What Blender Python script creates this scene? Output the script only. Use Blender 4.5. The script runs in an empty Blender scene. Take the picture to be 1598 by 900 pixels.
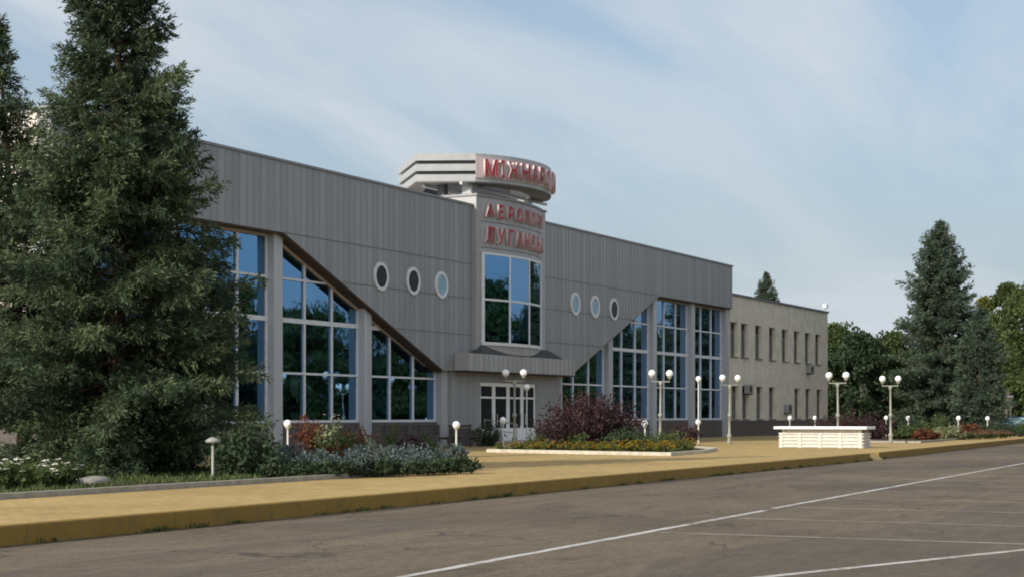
import bpy, math, random
import numpy as np
from mathutils import Vector, Matrix
R=math.radians
scn=bpy.context.scene; COL=scn.collection
rng=random.Random(7)

# ------------------------------------------------------------------ surveying helper
TH=math.atan(1331/2640); S,Cc=math.sin(TH),math.cos(TH)
EYE=1.6; PV=.25                                    # eye height over the road, pavement level
def ground(px,Z):                                   # plan position seen in column px at depth Z
    u=(px-799)/2640
    return Z*(Cc+u*S), Z*(S-u*Cc)

# ------------------------------------------------------------------ materials
def new_mat(name):
    m=bpy.data.materials.new(name); m.use_nodes=True
    nt=m.node_tree; b=nt.nodes['Principled BSDF']
    return m,nt,b
def ramp(nt,fac,stops):
    r=nt.nodes.new('ShaderNodeValToRGB'); cr=r.color_ramp
    while len(cr.elements)<len(stops): cr.elements.new(.5)
    for e,(p,c) in zip(cr.elements,stops):
        e.position=p; e.color=(*c,1) if len(c)==3 else c
    nt.links.new(fac,r.inputs['Fac']); return r.outputs['Color']
def noise(nt,scale,detail=4,rough=.55,vec=None,dist=0):
    n=nt.nodes.new('ShaderNodeTexNoise'); n.inputs['Scale'].default_value=scale
    n.inputs['Detail'].default_value=detail; n.inputs['Roughness'].default_value=rough
    n.inputs['Distortion'].default_value=dist
    if vec is not None: nt.links.new(vec,n.inputs['Vector'])
    return n.outputs['Fac']
def objco(nt,scale=(1,1,1),rot=(0,0,0)):
    t=nt.nodes.new('ShaderNodeTexCoord'); m=nt.nodes.new('ShaderNodeMapping')
    m.inputs['Scale'].default_value=scale; m.inputs['Rotation'].default_value=rot
    nt.links.new(t.outputs['Object'],m.inputs['Vector']); return m.outputs['Vector']
def mixc(nt,fac,a,b,mode='MIX'):
    m=nt.nodes.new('ShaderNodeMix'); m.data_type='RGBA'; m.blend_type=mode
    for sock,v in ((m.inputs['Factor'],fac),(m.inputs['A'],a),(m.inputs['B'],b)):
        if isinstance(v,(int,float)): sock.default_value=v
        elif isinstance(v,tuple): sock.default_value=(*v,1) if len(v)==3 else v
        else: nt.links.new(v,sock)
    return m.outputs['Result']
def bump(nt,b,h,strength=.3,dist=.02):
    n=nt.nodes.new('ShaderNodeBump'); n.inputs['Strength'].default_value=strength; n.inputs['Distance'].default_value=dist
    nt.links.new(h,n.inputs['Height']); nt.links.new(n.outputs['Normal'],b.inputs['Normal'])
def simple(name,c,rough=.6,metal=0,var=.12,scale=6,spec=.4,bstr=0):
    m,nt,b=new_mat(name)
    v=objco(nt); f=noise(nt,scale,5,.6,v)
    lo=tuple(x*(1-var) for x in c); hi=tuple(min(1,x*(1+var)) for x in c)
    nt.links.new(ramp(nt,f,[(.3,lo),(.7,hi)]),b.inputs['Base Color'])
    b.inputs['Roughness'].default_value=rough; b.inputs['Metallic'].default_value=metal
    b.inputs['Specular IOR Level'].default_value=spec
    if bstr: bump(nt,b,noise(nt,scale*6,4,.6,v),bstr,.01)
    return m

def m_asphalt():
    m,nt,b=new_mat('asphalt')
    v=objco(nt)
    big=noise(nt,.13,6,.62,v,.8); mid=noise(nt,.8,7,.7,objco(nt,(.45,2.0,1),(0,0,.05)),.9); fine=noise(nt,26,4,.75,v); gr=noise(nt,5.5,5,.75,v,.3)
    c=ramp(nt,big,[(.30,(.102,.082,.060)),(.45,(.130,.104,.074)),(.58,(.143,.114,.081)),(.7,(.174,.139,.099))])
    c=mixc(nt,.75,c,ramp(nt,mid,[(.32,(.66,.66,.67)),(.5,(1,1,1)),(.7,(1.22,1.2,1.17))]),'MULTIPLY')
    c=mixc(nt,.8,c,ramp(nt,gr,[(.33,(.72,.72,.73)),(.5,(1,1,1)),(.68,(1.25,1.24,1.22))]),'MULTIPLY')
    c=mixc(nt,.8,c,ramp(nt,fine,[(.33,(.55,.55,.55)),(.65,(1.4,1.4,1.4))]),'MULTIPLY')
    # worn wheel tracks along the lane and oil dripped in the bays
    st=noise(nt,.5,6,.72,objco(nt,(.16,1.9,1),(0,0,.04)),.35)
    c=mixc(nt,ramp(nt,st,[(.54,(0,0,0)),(.66,(.62,.62,.62))]),c,(.074,.064,.057))
    oil=noise(nt,1.5,4,.6,objco(nt,(1,.8,1)),.5)
    c=mixc(nt,ramp(nt,oil,[(.66,(0,0,0)),(.74,(.7,.7,.7))]),c,(.05,.046,.042))
    # patched areas: big irregular cells, some laid darker
    vp=nt.nodes.new('ShaderNodeTexVoronoi'); vp.inputs['Scale'].default_value=.17
    nt.links.new(objco(nt,(.6,1.5,1),(0,0,.03)),vp.inputs['Vector'])
    sx=nt.nodes.new('ShaderNodeSeparateColor'); nt.links.new(vp.outputs['Color'],sx.inputs[0])
    c=mixc(nt,ramp(nt,sx.outputs[0],[(.70,(0,0,0)),(.72,(.30,.30,.30))]),c,(.070,.062,.055))
    # cracks
    for scl,wd,k in ((.32,.010,.75),(1.1,.012,.35)):
        vo=nt.nodes.new('ShaderNodeTexVoronoi'); vo.feature='DISTANCE_TO_EDGE'; vo.inputs['Scale'].default_value=scl
        dn=nt.nodes.new('ShaderNodeVectorMath'); dn.operation='ADD'
        nn=nt.nodes.new('ShaderNodeTexNoise'); nn.inputs['Scale'].default_value=1.3; nn.inputs['Detail'].default_value=6
        nt.links.new(v,nn.inputs['Vector']); nt.links.new(v,dn.inputs[0]); nt.links.new(nn.outputs['Color'],dn.inputs[1])
        nt.links.new(dn.outputs[0],vo.inputs['Vector'])
        msk=noise(nt,.35,3,.6,objco(nt,(1,1,1),(0,0,scl)))
        cr=mixc(nt,1.0,ramp(nt,vo.outputs['Distance'],[(wd*.3,(k,k,k)),(wd,(0,0,0))]),ramp(nt,msk,[(.45,(0,0,0)),(.58,(1,1,1))]),'MULTIPLY')
        c=mixc(nt,cr,c,(.035,.032,.03))
    nt.links.new(c,b.inputs['Base Color']); b.inputs['Roughness'].default_value=.88; b.inputs['Specular IOR Level'].default_value=.2
    bump(nt,b,fine,.6,.015); return m
def m_paving():
    m,nt,b=new_mat('yellow_paving')
    v=objco(nt)
    br=nt.nodes.new('ShaderNodeTexBrick'); nt.links.new(v,br.inputs['Vector'])
    br.inputs['Scale'].default_value=1; br.inputs['Brick Width'].default_value=.3; br.inputs['Row Height'].default_value=.15
    br.inputs['Mortar Size'].default_value=.006; br.inputs['Color1'].default_value=(.43,.31,.125,1); br.inputs['Color2'].default_value=(.355,.25,.10,1)
    br.inputs['Mortar'].default_value=(.2,.15,.085,1)
    big=noise(nt,.35,6,.65,v,.4); fine=noise(nt,9,4,.7,v)
    c=mixc(nt,.7,br.outputs['Color'],ramp(nt,big,[(.3,(.78,.77,.76)),(.5,(1,1,1)),(.72,(1.14,1.14,1.17))]),'MULTIPLY')
    c=mixc(nt,.5,c,ramp(nt,fine,[(.3,(.75,.74,.72)),(.65,(1.12,1.12,1.12))]),'MULTIPLY')
    nt.links.new(c,b.inputs['Base Color']); b.inputs['Roughness'].default_value=.9; b.inputs['Specular IOR Level'].default_value=.2
    bump(nt,b,fine,.3,.01); return m
def m_kerb():
    m,nt,b=new_mat('yellow_kerb_paint')
    v=objco(nt); f=noise(nt,2.2,6,.7,v,.5); g=noise(nt,14,4,.7,v)
    c=ramp(nt,f,[(.28,(.17,.11,.032)),(.45,(.235,.14,.016)),(.75,(.29,.175,.022))])
    c=mixc(nt,ramp(nt,g,[(.5,(0,0,0)),(.72,(.6,.6,.6))]),c,(.13,.10,.06))
    # joints between the stones
    sx=nt.nodes.new('ShaderNodeSeparateXYZ'); t=nt.nodes.new('ShaderNodeTexCoord'); nt.links.new(t.outputs['Object'],sx.inputs[0])
    md=nt.nodes.new('ShaderNodeMath'); md.operation='MODULO'; md.inputs[1].default_value=1.0; nt.links.new(sx.outputs['X'],md.inputs[0])
    lt=nt.nodes.new('ShaderNodeMath'); lt.operation='LESS_THAN'; lt.inputs[1].default_value=.018; nt.links.new(md.outputs[0],lt.inputs[0])
    c=mixc(nt,mixc(nt,lt.outputs[0],(0,0,0),(.5,.5,.5)),c,(.10,.075,.035))
    nt.links.new(c,b.inputs['Base Color']); b.inputs['Roughness'].default_value=.75; bump(nt,b,g,.4,.01); return m
def m_cladding(name,c):
    m,nt,b=new_mat(name)
    v=objco(nt)
    sx=nt.nodes.new('ShaderNodeSeparateXYZ'); nt.links.new(v,sx.inputs[0])
    dv=nt.nodes.new('ShaderNodeMath'); dv.operation='DIVIDE'; dv.inputs[1].default_value=.42; nt.links.new(sx.outputs['X'],dv.inputs[0])
    fl=nt.nodes.new('ShaderNodeMath'); fl.operation='FLOOR'; nt.links.new(dv.outputs[0],fl.inputs[0])
    wn=nt.nodes.new('ShaderNodeTexWhiteNoise'); wn.noise_dimensions='1D'; nt.links.new(fl.outputs[0],wn.inputs['W'])
    col=ramp(nt,wn.outputs['Value'],[(0,tuple(x*.9 for x in c)),(1,tuple(x*1.08 for x in c))])
    st=noise(nt,1.1,6,.7,objco(nt,(2.2,1,.22)),.2)
    col=mixc(nt,.4,col,ramp(nt,st,[(.3,(.72,.72,.71)),(.55,(1,1,1)),(.8,(1.12,1.11,1.1))]),'MULTIPLY')
    nt.links.new(col,b.inputs['Base Color'])
    b.inputs['Metallic'].default_value=.25; b.inputs['Roughness'].default_value=.48
    return m
def m_glass(name,c,rough=.02):
    m,nt,b=new_mat(name)
    v=objco(nt); f=noise(nt,.9,2,.5,v)
    nt.links.new(ramp(nt,f,[(.3,tuple(x*.92 for x in c)),(.7,c)]),b.inputs['Base Color'])
    b.inputs['Metallic'].default_value=1; b.inputs['Roughness'].default_value=rough
    bump(nt,b,noise(nt,.7,3,.5,v),.10,.05)
    return m
def m_leaf(name,dark,mid,light,rough=.6,trans=.25):
    m,nt,b=new_mat(name)
    a=nt.nodes.new('ShaderNodeAttribute'); a.attribute_name='tint'
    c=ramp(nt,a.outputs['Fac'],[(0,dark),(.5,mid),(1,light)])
    nt.links.new(c,b.inputs['Base Color']); b.inputs['Roughness'].default_value=rough; b.inputs['Specular IOR Level'].default_value=.25
    tr=nt.nodes.new('ShaderNodeBsdfTranslucent'); nt.links.new(c,tr.inputs['Color'])
    mx=nt.nodes.new('ShaderNodeMixShader'); mx.inputs[0].default_value=trans
    nt.links.new(b.outputs[0],mx.inputs[1]); nt.links.new(tr.outputs[0],mx.inputs[2])
    nt.links.new(mx.outputs[0],nt.nodes['Material Output'].inputs['Surface']); return m

M=dict(
 asphalt=m_asphalt(), paving=m_paving(), kerb=m_kerb(),
 clad=m_cladding('metal_cladding',(.285,.295,.305)),
 clad2=m_cladding('canopy_cladding',(.36,.36,.365)),
 seam=simple('cladding_seam',(.23,.235,.245),.5,.2),
 groove=simple('dark_joint',(.15,.15,.155),.7),
 soffit=simple('brown_soffit',(.075,.05,.04),.7),
 column=m_cladding('column_cladding',(.46,.475,.50)),
 frame=simple('window_frame_paint',(.62,.65,.68),.45),
 trim=simple('beige_trim',(.42,.37,.32),.6),
 glass=m_glass('mirror_glass',(.11,.25,.44)),
 darkglass=simple('dark_glass',(.012,.016,.02),.25,0,.2,2,.15),
 skyglass=simple('painted_sky_glass',(.22,.36,.46),.25,0,.15,3),  # reflected sky put into the base colour
 plinth=simple('brown_granite',(.085,.075,.075),.4,0,.3,14),
 endwall=simple('pale_render',(.72,.66,.60),.9,0,.08,2,.2,.2),
 roof=simple('roof_felt',(.055,.055,.06),.9),
 white=simple('white_paint',(.80,.80,.79),.5,0,.06,5),
 whitestone=simple('white_painted_stone',(.60,.57,.52),.6,0,.10,5,.3,.2),
 ringmetal=simple('light_grey_metal',(.36,.37,.37),.42,.2,.08,2),
 ringdark=simple('dark_metal',(.06,.06,.065),.6),
 red=simple('red_letter_face',(.34,.02,.035),.4,0,.12,4),
 letterside=simple('white_letter_side',(.55,.48,.48),.5,0,.05,4),
 signplate=simple('pinkish_sign_plate',(.44,.36,.37),.5,0,.08,4),
 stucco=simple('grey_beige_render',(.60,.56,.465),.9,0,.14,1.3,.2,.3),
 coping=simple('dark_coping',(.14,.14,.14),.6),
 globe=simple('opal_globe',(.86,.86,.85),.25,0,.02,4,.5),
 pole=simple('grey_green_pole',(.27,.275,.24),.5,0,.12,8),
 whitepole=simple('white_pole',(.48,.48,.45),.5,0,.1,8),
 soil=simple('dark_soil',(.065,.05,.035),.95,0,.35,5,.1,.6),
 stonekerb=simple('grey_kerb_stone',(.30,.28,.24),.85,0,.2,6,.2,.4),
 whitekerb=simple('whitewashed_kerb_stone',(.50,.46,.37),.8,0,.2,5,.2,.4),
 bark=simple('spruce_bark',(.07,.052,.04),.95,0,.35,9,.1,.8),
 greybark=simple('grey_bark',(.13,.11,.09),.95,0,.3,9,.1,.8),
 paint=simple('worn_road_paint',(.55,.53,.50),.8,0,.12,7),
 steel=simple('handrail_steel',(.45,.45,.45),.35,.7,.1,5),
 bench=simple('dark_bench_wood',(.06,.045,.04),.7,0,.3,9),
 concrete=simple('pale_concrete',(.36,.34,.33),.85,0,.15,5,.2,.3),
 acbox=simple('ac_casing',(.26,.26,.25),.6), acdark=simple('ac_grille',(.03,.03,.03),.6),
 carblue=simple('blue_car_paint',(.03,.07,.17),.25,.3,.05,3,.6), tyre=simple('tyre_rubber',(.02,.02,.02),.9),
 kiosk=simple('cream_kiosk_wall',(.60,.55,.42),.8),
 grass=simple('grass_ground',(.05,.075,.025),.95,0,.35,.8,.1,.5),
 needle=m_leaf('spruce_needles',(.020,.038,.022),(.052,.080,.042),(.12,.158,.074)),
 needle2=m_leaf('fir_needles',(.036,.056,.040),(.066,.096,.064),(.10,.135,.082)),
 leaf=m_leaf('green_leaves',(.040,.060,.020),(.072,.105,.032),(.115,.15,.05),.6,.35),
 leafy=m_leaf('yellowing_leaves',(.06,.075,.018),(.13,.14,.03),(.24,.20,.04),.6,.35),
 leafd=m_leaf('dark_green_leaves',(.018,.034,.017),(.036,.060,.028),(.06,.092,.038)),
 silver=m_leaf('silver_leaves',(.04,.062,.05),(.095,.125,.12),(.20,.235,.245)),
 purple=m_leaf('purple_leaves',(.022,.013,.014),(.046,.022,.024),(.085,.034,.040)),
 redleaf=m_leaf('red_brown_leaves',(.06,.022,.012),(.13,.045,.022),(.20,.075,.03)),
 lime=m_leaf('pale_green_leaves',(.09,.115,.05),(.20,.23,.11),(.42,.44,.27)),
 wpetal=m_leaf('white_petals',(.45,.42,.34),(.66,.64,.55),(.8,.8,.74)),
 ypetal=m_leaf('orange_yellow_petals',(.42,.19,.01),(.62,.40,.02),(.75,.58,.05)),
 pinkpetal=m_leaf('pink_petals',(.28,.09,.09),(.42,.17,.15),(.55,.30,.25)),
)

def m_worn(name,c,lo,hi):
    m,nt,b=new_mat(name); v=objco(nt)
    f=noise(nt,7,6,.75,v,.3); g=noise(nt,.7,4,.6,v)
    col=ramp(nt,noise(nt,22,3,.7,v),[(.3,tuple(x*.85 for x in c)),(.7,c)])
    ad=nt.nodes.new('ShaderNodeMath'); ad.operation='MULTIPLY_ADD'; ad.inputs[1].default_value=.6; nt.links.new(g,ad.inputs[0]); nt.links.new(f,ad.inputs[2])
    nt.links.new(mixc(nt,ramp(nt,ad.outputs[0],[(lo,(0,0,0)),(hi,(.9,.9,.9))]),col,(.13,.11,.09)),b.inputs['Base Color'])
    b.inputs['Roughness'].default_value=.85; return m
# ------------------------------------------------------------------ mesh helpers
class MB:
    def __init__(s): s.v=[]; s.f=[]; s.m=[]; s.t=[]
    def add(s,vs,fs,mi=0):
        o=len(s.v); s.v+=[tuple(v) for v in vs]; s.f+=[tuple(o+i for i in f) for f in fs]; s.m+=[mi]*len(fs)
    def box(s,x0,x1,y0,y1,z0,z1,mi=0):
        v=[(x,y,z) for z in (z0,z1) for y in (y0,y1) for x in (x0,x1)]
        s.add(v,[(0,2,3,1),(4,5,7,6),(0,1,5,4),(2,6,7,3),(0,4,6,2),(1,3,7,5)],mi)
    def prism_y(s,pts,y0,y1,mi=0):                  # outline in (x,z) pushed along y; pts anticlockwise seen from -y
        n=len(pts); v=[(x,y0,z) for x,z in pts]+[(x,y1,z) for x,z in pts]
        f=[tuple(range(n)),tuple(range(2*n-1,n-1,-1))]+[(i,i+n,(i+1)%n+n,(i+1)%n) for i in range(n)]
        s.add(v,f,mi)
    def prism_z(s,pts,z0,z1,mi=0):                  # outline in (x,y), anticlockwise
        n=len(pts); v=[(x,y,z0) for x,y in pts]+[(x,y,z1) for x,y in pts]
        f=[tuple(range(n-1,-1,-1)),tuple(range(n,2*n))]+[(i,(i+1)%n,(i+1)%n+n,i+n) for i in range(n)]
        s.add(v,f,mi)
    def ribbon(s,inner,outer,z0,z1,mi=0,closed=False):  # wall between two plan curves
        n=len(inner)
        v=[(x,y,z) for (x,y) in inner for z in (z0,z1)]+[(x,y,z) for (x,y) in outer for z in (z0,z1)]
        q=2*n; f=[]
        rngi=range(n if closed else n-1)
        for i in rngi:
            j=(i+1)%n; a,b,c,d=2*i,2*i+1,2*j,2*j+1
            f+=[(q+a,q+c,q+d,q+b),(a,b,d,c),(b,q+b,q+d,d),(a,c,q+c,q+a)]
        if not closed: f+=[(0,q,q+1,1),(2*n-2,2*n-1,q+2*n-1,q+2*n-2)]
        s.add(v,f,mi)
    def tube(s,pts,rs,n=8,mi=0,cap=True):
        pts=[Vector([float(q) for q in p]) for p in pts]
        if isinstance(rs,(int,float)): rs=[rs]*len(pts)
        vs=[]; 
        for i,p in enumerate(pts):
            d=(pts[min(i+1,len(pts)-1)]-pts[max(i-1,0)]).normalized()
            up=Vector((0,0,1)) if abs(d.z)<.95 else Vector((1,0,0))
            a=d.cross(up).normalized(); b=a.cross(d)
            for k in range(n):
                an=2*math.pi*k/n; vs.append(p+float(rs[i])*(math.cos(an)*a+math.sin(an)*b))
        fs=[]
        for i in range(len(pts)-1):
            for k in range(n):
                k2=(k+1)%n; fs.append((i*n+k,i*n+k2,(i+1)*n+k2,(i+1)*n+k))
        if cap: fs+=[tuple(range(n-1,-1,-1)),tuple(range((len(pts)-1)*n,len(pts)*n))]
        s.add(vs,fs,mi)
    def lathe(s,prof,c=(0,0,0),n=20,mi=0):           # prof: (r,z)
        vs=[]; fs=[]
        for r,z in prof:
            for k in range(n):
                an=2*math.pi*k/n; vs.append((c[0]+r*math.cos(an),c[1]+r*math.sin(an),c[2]+z))
        for i in range(len(prof)-1):
            for k in range(n):
                k2=(k+1)%n; fs.append((i*n+k,i*n+k2,(i+1)*n+k2,(i+1)*n+k))
        fs+=[tuple(range(n-1,-1,-1)),tuple(range((len(prof)-1)*n,len(prof)*n))]
        s.add(vs,fs,mi)
    def build(s,name,mats,parent=None,smooth=False,bevel=0):
        me=bpy.data.meshes.new(name); me.from_pydata(s.v,[],s.f)
        if not isinstance(mats,(list,tuple)): mats=[mats]
        for m in mats: me.materials.append(m)
        me.polygons.foreach_set('material_index',s.m)
        if smooth: me.polygons.foreach_set('use_smooth',[True]*len(s.f))
        me.update()
        return link(name,me,parent,bevel)
def link(name,me,parent=None,bevel=0):
    o=bpy.data.objects.new(name,me); COL.objects.link(o)
    if parent: o.parent=parent
    if bevel:
        b=o.modifiers.new('bevel','BEVEL'); b.width=bevel; b.segments=2; b.limit_method='ANGLE'
    return o
def tag(o,label,cat,group=None):
    o['label']=label; o['category']=cat
    if group: o['group']=group
    return o
def thing(name,label,cat,loc=(0,0,0),rz=0,group=None):
    o=bpy.data.objects.new(name,None); COL.objects.link(o); o.location=loc; o.rotation_euler=(0,0,rz)
    return tag(o,label,cat,group)
def structure(o): o['kind']='structure'; return o
def stuff(o,label=None,cat=None):
    o['kind']='stuff'
    if label: o['label']=label; o['category']=cat
    return o
def dup(o,parent=None,loc=None,rz=None,sc=None,label=None,group=None):
    c=o.copy(); COL.objects.link(c); c.parent=parent
    if loc is not None: c.location=loc
    if rz is not None: c.rotation_euler=(0,0,rz)
    if sc is not None: c.scale=sc if isinstance(sc,tuple) else (sc,sc,sc)
    if label: c['label']=label
    if group: c['group']=group
    for ch in list(o.children): dup(ch,c)
    return c

# leaf soup: many small quads in one mesh, with a per-face tint
class Leaves:
    def __init__(s): s.P=[];s.T=[]
    def quads(s,base,d,w,length,width,tint):
        # base (n,3), d unit direction (n,3), w unit width direction (n,3)
        length=np.asarray(length)[:,None]; width=np.asarray(width)[:,None]
        a=base-w*width*.35; b=base+w*width*.35; m=base+d*length*.55
        c=m+w*width*.5; e=m-w*width*.5; t=base+d*length
        # kite: base-left, base-right, mid-right, tip, mid-left
        s.P.append(np.stack([a,b,c,t,e],1)); s.T.append(np.asarray(tint))
    def mesh(s,name,mat):
        P=np.concatenate(s.P); T=np.concatenate(s.T); n=len(P)
        me=bpy.data.meshes.new(name)
        me.vertices.add(n*5); me.vertices.foreach_set('co',P.reshape(-1).astype(np.float32))
        me.loops.add(n*5); me.loops.foreach_set('vertex_index',np.arange(n*5,dtype=np.int32))
        me.polygons.add(n); me.polygons.foreach_set('loop_start',np.arange(0,n*5,5,dtype=np.int32))
        me.materials.append(mat)
        at=me.attributes.new('tint','FLOAT','FACE'); at.data.foreach_set('value',np.clip(T,0,1).astype(np.float32))
        me.update(calc_edges=True); return me
def unit(a): return a/np.maximum(np.linalg.norm(a,axis=-1,keepdims=True),1e-9)
def perp(d,rs):
    r=unit(rs.normal(size=d.shape)); return unit(np.cross(d,r))

def spruce_meshes(seed,H,Rm,zb,mat,step=.26,dens=1.0,lean=(0,0),full=False,bl=1.0):
    rs=np.random.RandomState(seed); L=Leaves(); tb=MB()
    lx,ly=lean
    npt=10
    tb.tube([(lx*(i/npt)**1.2,ly*(i/npt)**1.2,H*i/npt*.99) for i in range(npt+1)],[.018*H*(1-i/npt*.96)+.004 for i in range(npt+1)],10)
    tb.tube([(0,0,-.05),(0,0,.25),(0,0,.6)],[.028*H,.022*H,.018*H],10)
    z=zb
    while z<H-.12:
        t=(z-zb)/(H-zb)
        prof=((1-t)**1.0 if not full else 1-t**3.0)*(.92+.08*math.sin(z*2.1+seed))
        if t<.12: prof*=.78+1.8*t
        n=int(6+4.5*(1-t))
        for k in range(n):
            az=rs.uniform(0,2*math.pi); Lb=max(.16,Rm*prof*rs.choice([rs.uniform(.55,.8),rs.uniform(.8,.98),rs.uniform(.98,1.15)],p=[.35,.45,.2]))
            e0=R(-22+68*t+rs.uniform(-9,9)); zz=z+rs.uniform(-.15,.15)
            c0=np.array([lx*(zz/H)**1.2,ly*(zz/H)**1.2,zz])
            hd=np.array([math.cos(az),math.sin(az),0]); sd=np.array([-math.sin(az),math.cos(az),0])
            up=.16*(1-t)/max(Lb,.5)
            def pt(s): return c0+hd*s*math.cos(e0)+np.array([0,0,1])*(s*math.sin(e0)+up*s*s)
            if Lb>.8: tb.tube([tuple(pt(0)),tuple(pt(Lb*.5)),tuple(pt(Lb*.92))],[.028+.008*Lb,.018,.006],4,cap=False)
            bt=rs.uniform(.12,.75)
            ns=max(3,int(Lb/.125*dens))
            ss=np.linspace(Lb*.16,Lb*.99,ns)
            for s in ss:
                p=pt(s); fr=s/Lb
                tl=(.40+.22*(1-fr)*min(1,Lb/1.6))*rs.uniform(.7,1.25)
                # bottle-brush of twigs round the bough, fuller towards its outer half
                for sg in range(3 if fr>.4 or Lb<.9 else 2):
                    a=R(50+rs.uniform(-16,16)); ro=rs.uniform(0,2*math.pi); cr_,sr_=math.cos(ro),math.sin(ro)
                    tl2=tl*(.62+.38*abs(cr_))*(.75+.4*math.sin(math.pi*min(1,.15+fr*.8)))*min(1,.38+.42*Lb)
                    d=hd*math.cos(a)+sd*cr_*math.sin(a)+np.array([0,0,math.sin(e0)*.45-.10+sr_*(.62 if sr_>0 else .5)])
                    d=d/np.linalg.norm(d)
                    m=max(4,int(tl2/.029*dens))
                    q=rs.uniform(0,1,m)**.8
                    bp=p+d*(q*tl2)[:,None]+rs.normal(0,.03,(m,3))
                    dd=unit(d+rs.normal(0,.42,(m,3)))
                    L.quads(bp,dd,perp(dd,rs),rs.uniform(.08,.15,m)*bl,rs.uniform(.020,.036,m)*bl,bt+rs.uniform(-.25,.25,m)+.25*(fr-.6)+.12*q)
        z+=step*1.0*(.75+.5*rs.rand())*(1-.35*t)
    # leader
    m=60; zt=H-rs.uniform(0,.9,m)
    dd=unit(np.stack([rs.normal(0,.5,m),rs.normal(0,.5,m),np.full(m,.8)],1))
    L.quads(np.stack([lx*(zt/H)**1.2,ly*(zt/H)**1.2,zt],1),dd,perp(dd,rs),rs.uniform(.15,.28,m),np.full(m,.05),rs.uniform(.3,.7,m))
    return L.mesh('crown',mat),tb
def spruce(name,label,cat,seed,H,Rm,zb,mat,loc,rz=0,group=None,**kw):
    t=thing(name,label,cat,loc,rz,group)
    me,tb=spruce_meshes(seed,H,Rm,zb,mat,**kw)
    link('crown',me,t); tb.build('trunk',M['bark'],t,True); return t

def leafball(L,rs,c,r,n,size,tint0,flat=.8):
    d=unit(rs.normal(size=(n,3))); rad=rs.uniform(.45,1.08,n)**.6*r
    p=np.array(c)+d*rad[:,None]*np.array([1,1,flat])
    dd=unit(d*.5+rs.normal(0,.6,(n,3))+np.array([0,0,-.15]))
    L.quads(p,dd,perp(dd,rs),rs.uniform(.7,1.3,n)*size,rs.uniform(.45,.8,n)*size,tint0+rs.uniform(-.25,.25,n))
def decid(name,label,cat,seed,H,W,zb,mat,loc,n=55,leaf=.34,group=None,narrow=1.0,per=150):
    rs=np.random.RandomState(seed); t=thing(name,label,cat,loc,0,group); L=Leaves(); tb=MB()
    tb.tube([(0,0,-.1),(.05,0,H*.25),(.1,.08,H*.55),(.0,.1,H*.9)],[.022*H,.017*H,.011*H,.003*H],9)
    for i in range(n):
        q=rs.uniform(0,1); z=zb+(H-zb)*(.04+.92*q)
        env=math.sin(math.pi*min(1,(.12+.86*q))**narrow)**.65
        rr=W*env*math.sqrt(rs.uniform(.08,1)); a=rs.uniform(0,2*math.pi)
        cpos=(rr*math.cos(a),rr*math.sin(a),z+rs.uniform(-.3,.3)); br=rs.uniform(.35,.8)*W*.42
        leafball(L,rs,cpos,br,int(per*rs.uniform(.6,1.2)),leaf,rs.uniform(.2,.75))
        if i%2==0:
            zs=max(.15*H,z-rr*.7-.5); tb.tube([(.06,.05,zs),(cpos[0]*.5,cpos[1]*.5,(zs+z)/2+.1),cpos],[.007*H,.005*H,.002*H],5,cap=False)
    link('crown',L.mesh('crown',mat),t); tb.build('trunk',M['greybark'],t,True); return t

def shrub_meshes(seed,r,h,n,size,shape='dome',spiky=0):
    rs=np.random.RandomState(seed); L=Leaves(); st=MB()
    ns=max(5,int(n/70))
    for i in range(ns):
        a=rs.uniform(0,2*math.pi); ra=r*math.sqrt(rs.uniform(0,1)); hh=h*(1-.55*(ra/r)**2)*rs.uniform(.75,1.12)
        tip=np.array([ra*math.cos(a),ra*math.sin(a),hh]); b0=tip*np.array([.25,.25,0])
        st.tube([tuple(b0),tuple((b0*.55+tip*.45)+np.array([0,0,.05*h])),tuple(tip)],[.012,.008,.003],4,cap=False)
        m=int(n/ns); q=rs.uniform(.08 if shape=='dome' else .3,1.05,m)
        p=b0+(tip-b0)*q[:,None]+rs.normal(0,1,(m,3))*np.array([.13*r,.13*r,.06*h])
        p[:,2]=np.maximum(p[:,2],.015)
        dd=unit((tip-b0)/np.linalg.norm(tip-b0)*spiky+rs.normal(0,.6,(m,3))+np.array([0,0,.1]))
        L.quads(p,dd,perp(dd,rs),rs.uniform(.6,1.4,m)*size,rs.uniform(.35,.7,m)*size,rs.uniform(.2,.7)+rs.uniform(-.28,.28,m)+.12*(q-.5))
    return L,st
def flowers_mesh(seed,r,h,n,size,mat):
    rs=np.random.RandomState(seed); L=Leaves()
    for i in range(n):
        a=rs.uniform(0,2*math.pi); ra=r*math.sqrt(rs.uniform(0,1)); z=h*(1-.5*(ra/r)**2)*rs.uniform(.75,1.12)
        c=np.array([ra*math.cos(a),ra*math.sin(a),z]); k=7
        an=np.arange(k)*2*math.pi/k+rs.uniform(0,1)
        d=unit(np.stack([np.cos(an),np.sin(an),np.full(k,.35)],1)+rs.normal(0,.15,(k,3)))
        w=unit(np.stack([-np.sin(an),np.cos(an),np.zeros(k)],1))
        L.quads(np.repeat(c[None],k,0),d,w,np.full(k,size),np.full(k,size*.8),rs.uniform(.2,.9)+rs.uniform(-.1,.1,k))
    return L.mesh('flowers',mat)
def shrub(name,label,cat,seed,r,h,n,size,mat,loc,flower=None,shape='dome',spiky=0,group=None,sc=(1,1,1)):
    t=thing(name,label,cat,loc,rng.uniform(0,6),group); t.scale=sc
    L,st=shrub_meshes(seed,r,h,n,size,shape,spiky)
    link('foliage',L.mesh('foliage',mat),t); st.build('stems',M['greybark'],t)
    if flower: stuff(link('flowers',flowers_mesh(seed+5,r,h,flower[1],flower[2],flower[0]),t))
    return t

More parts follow.
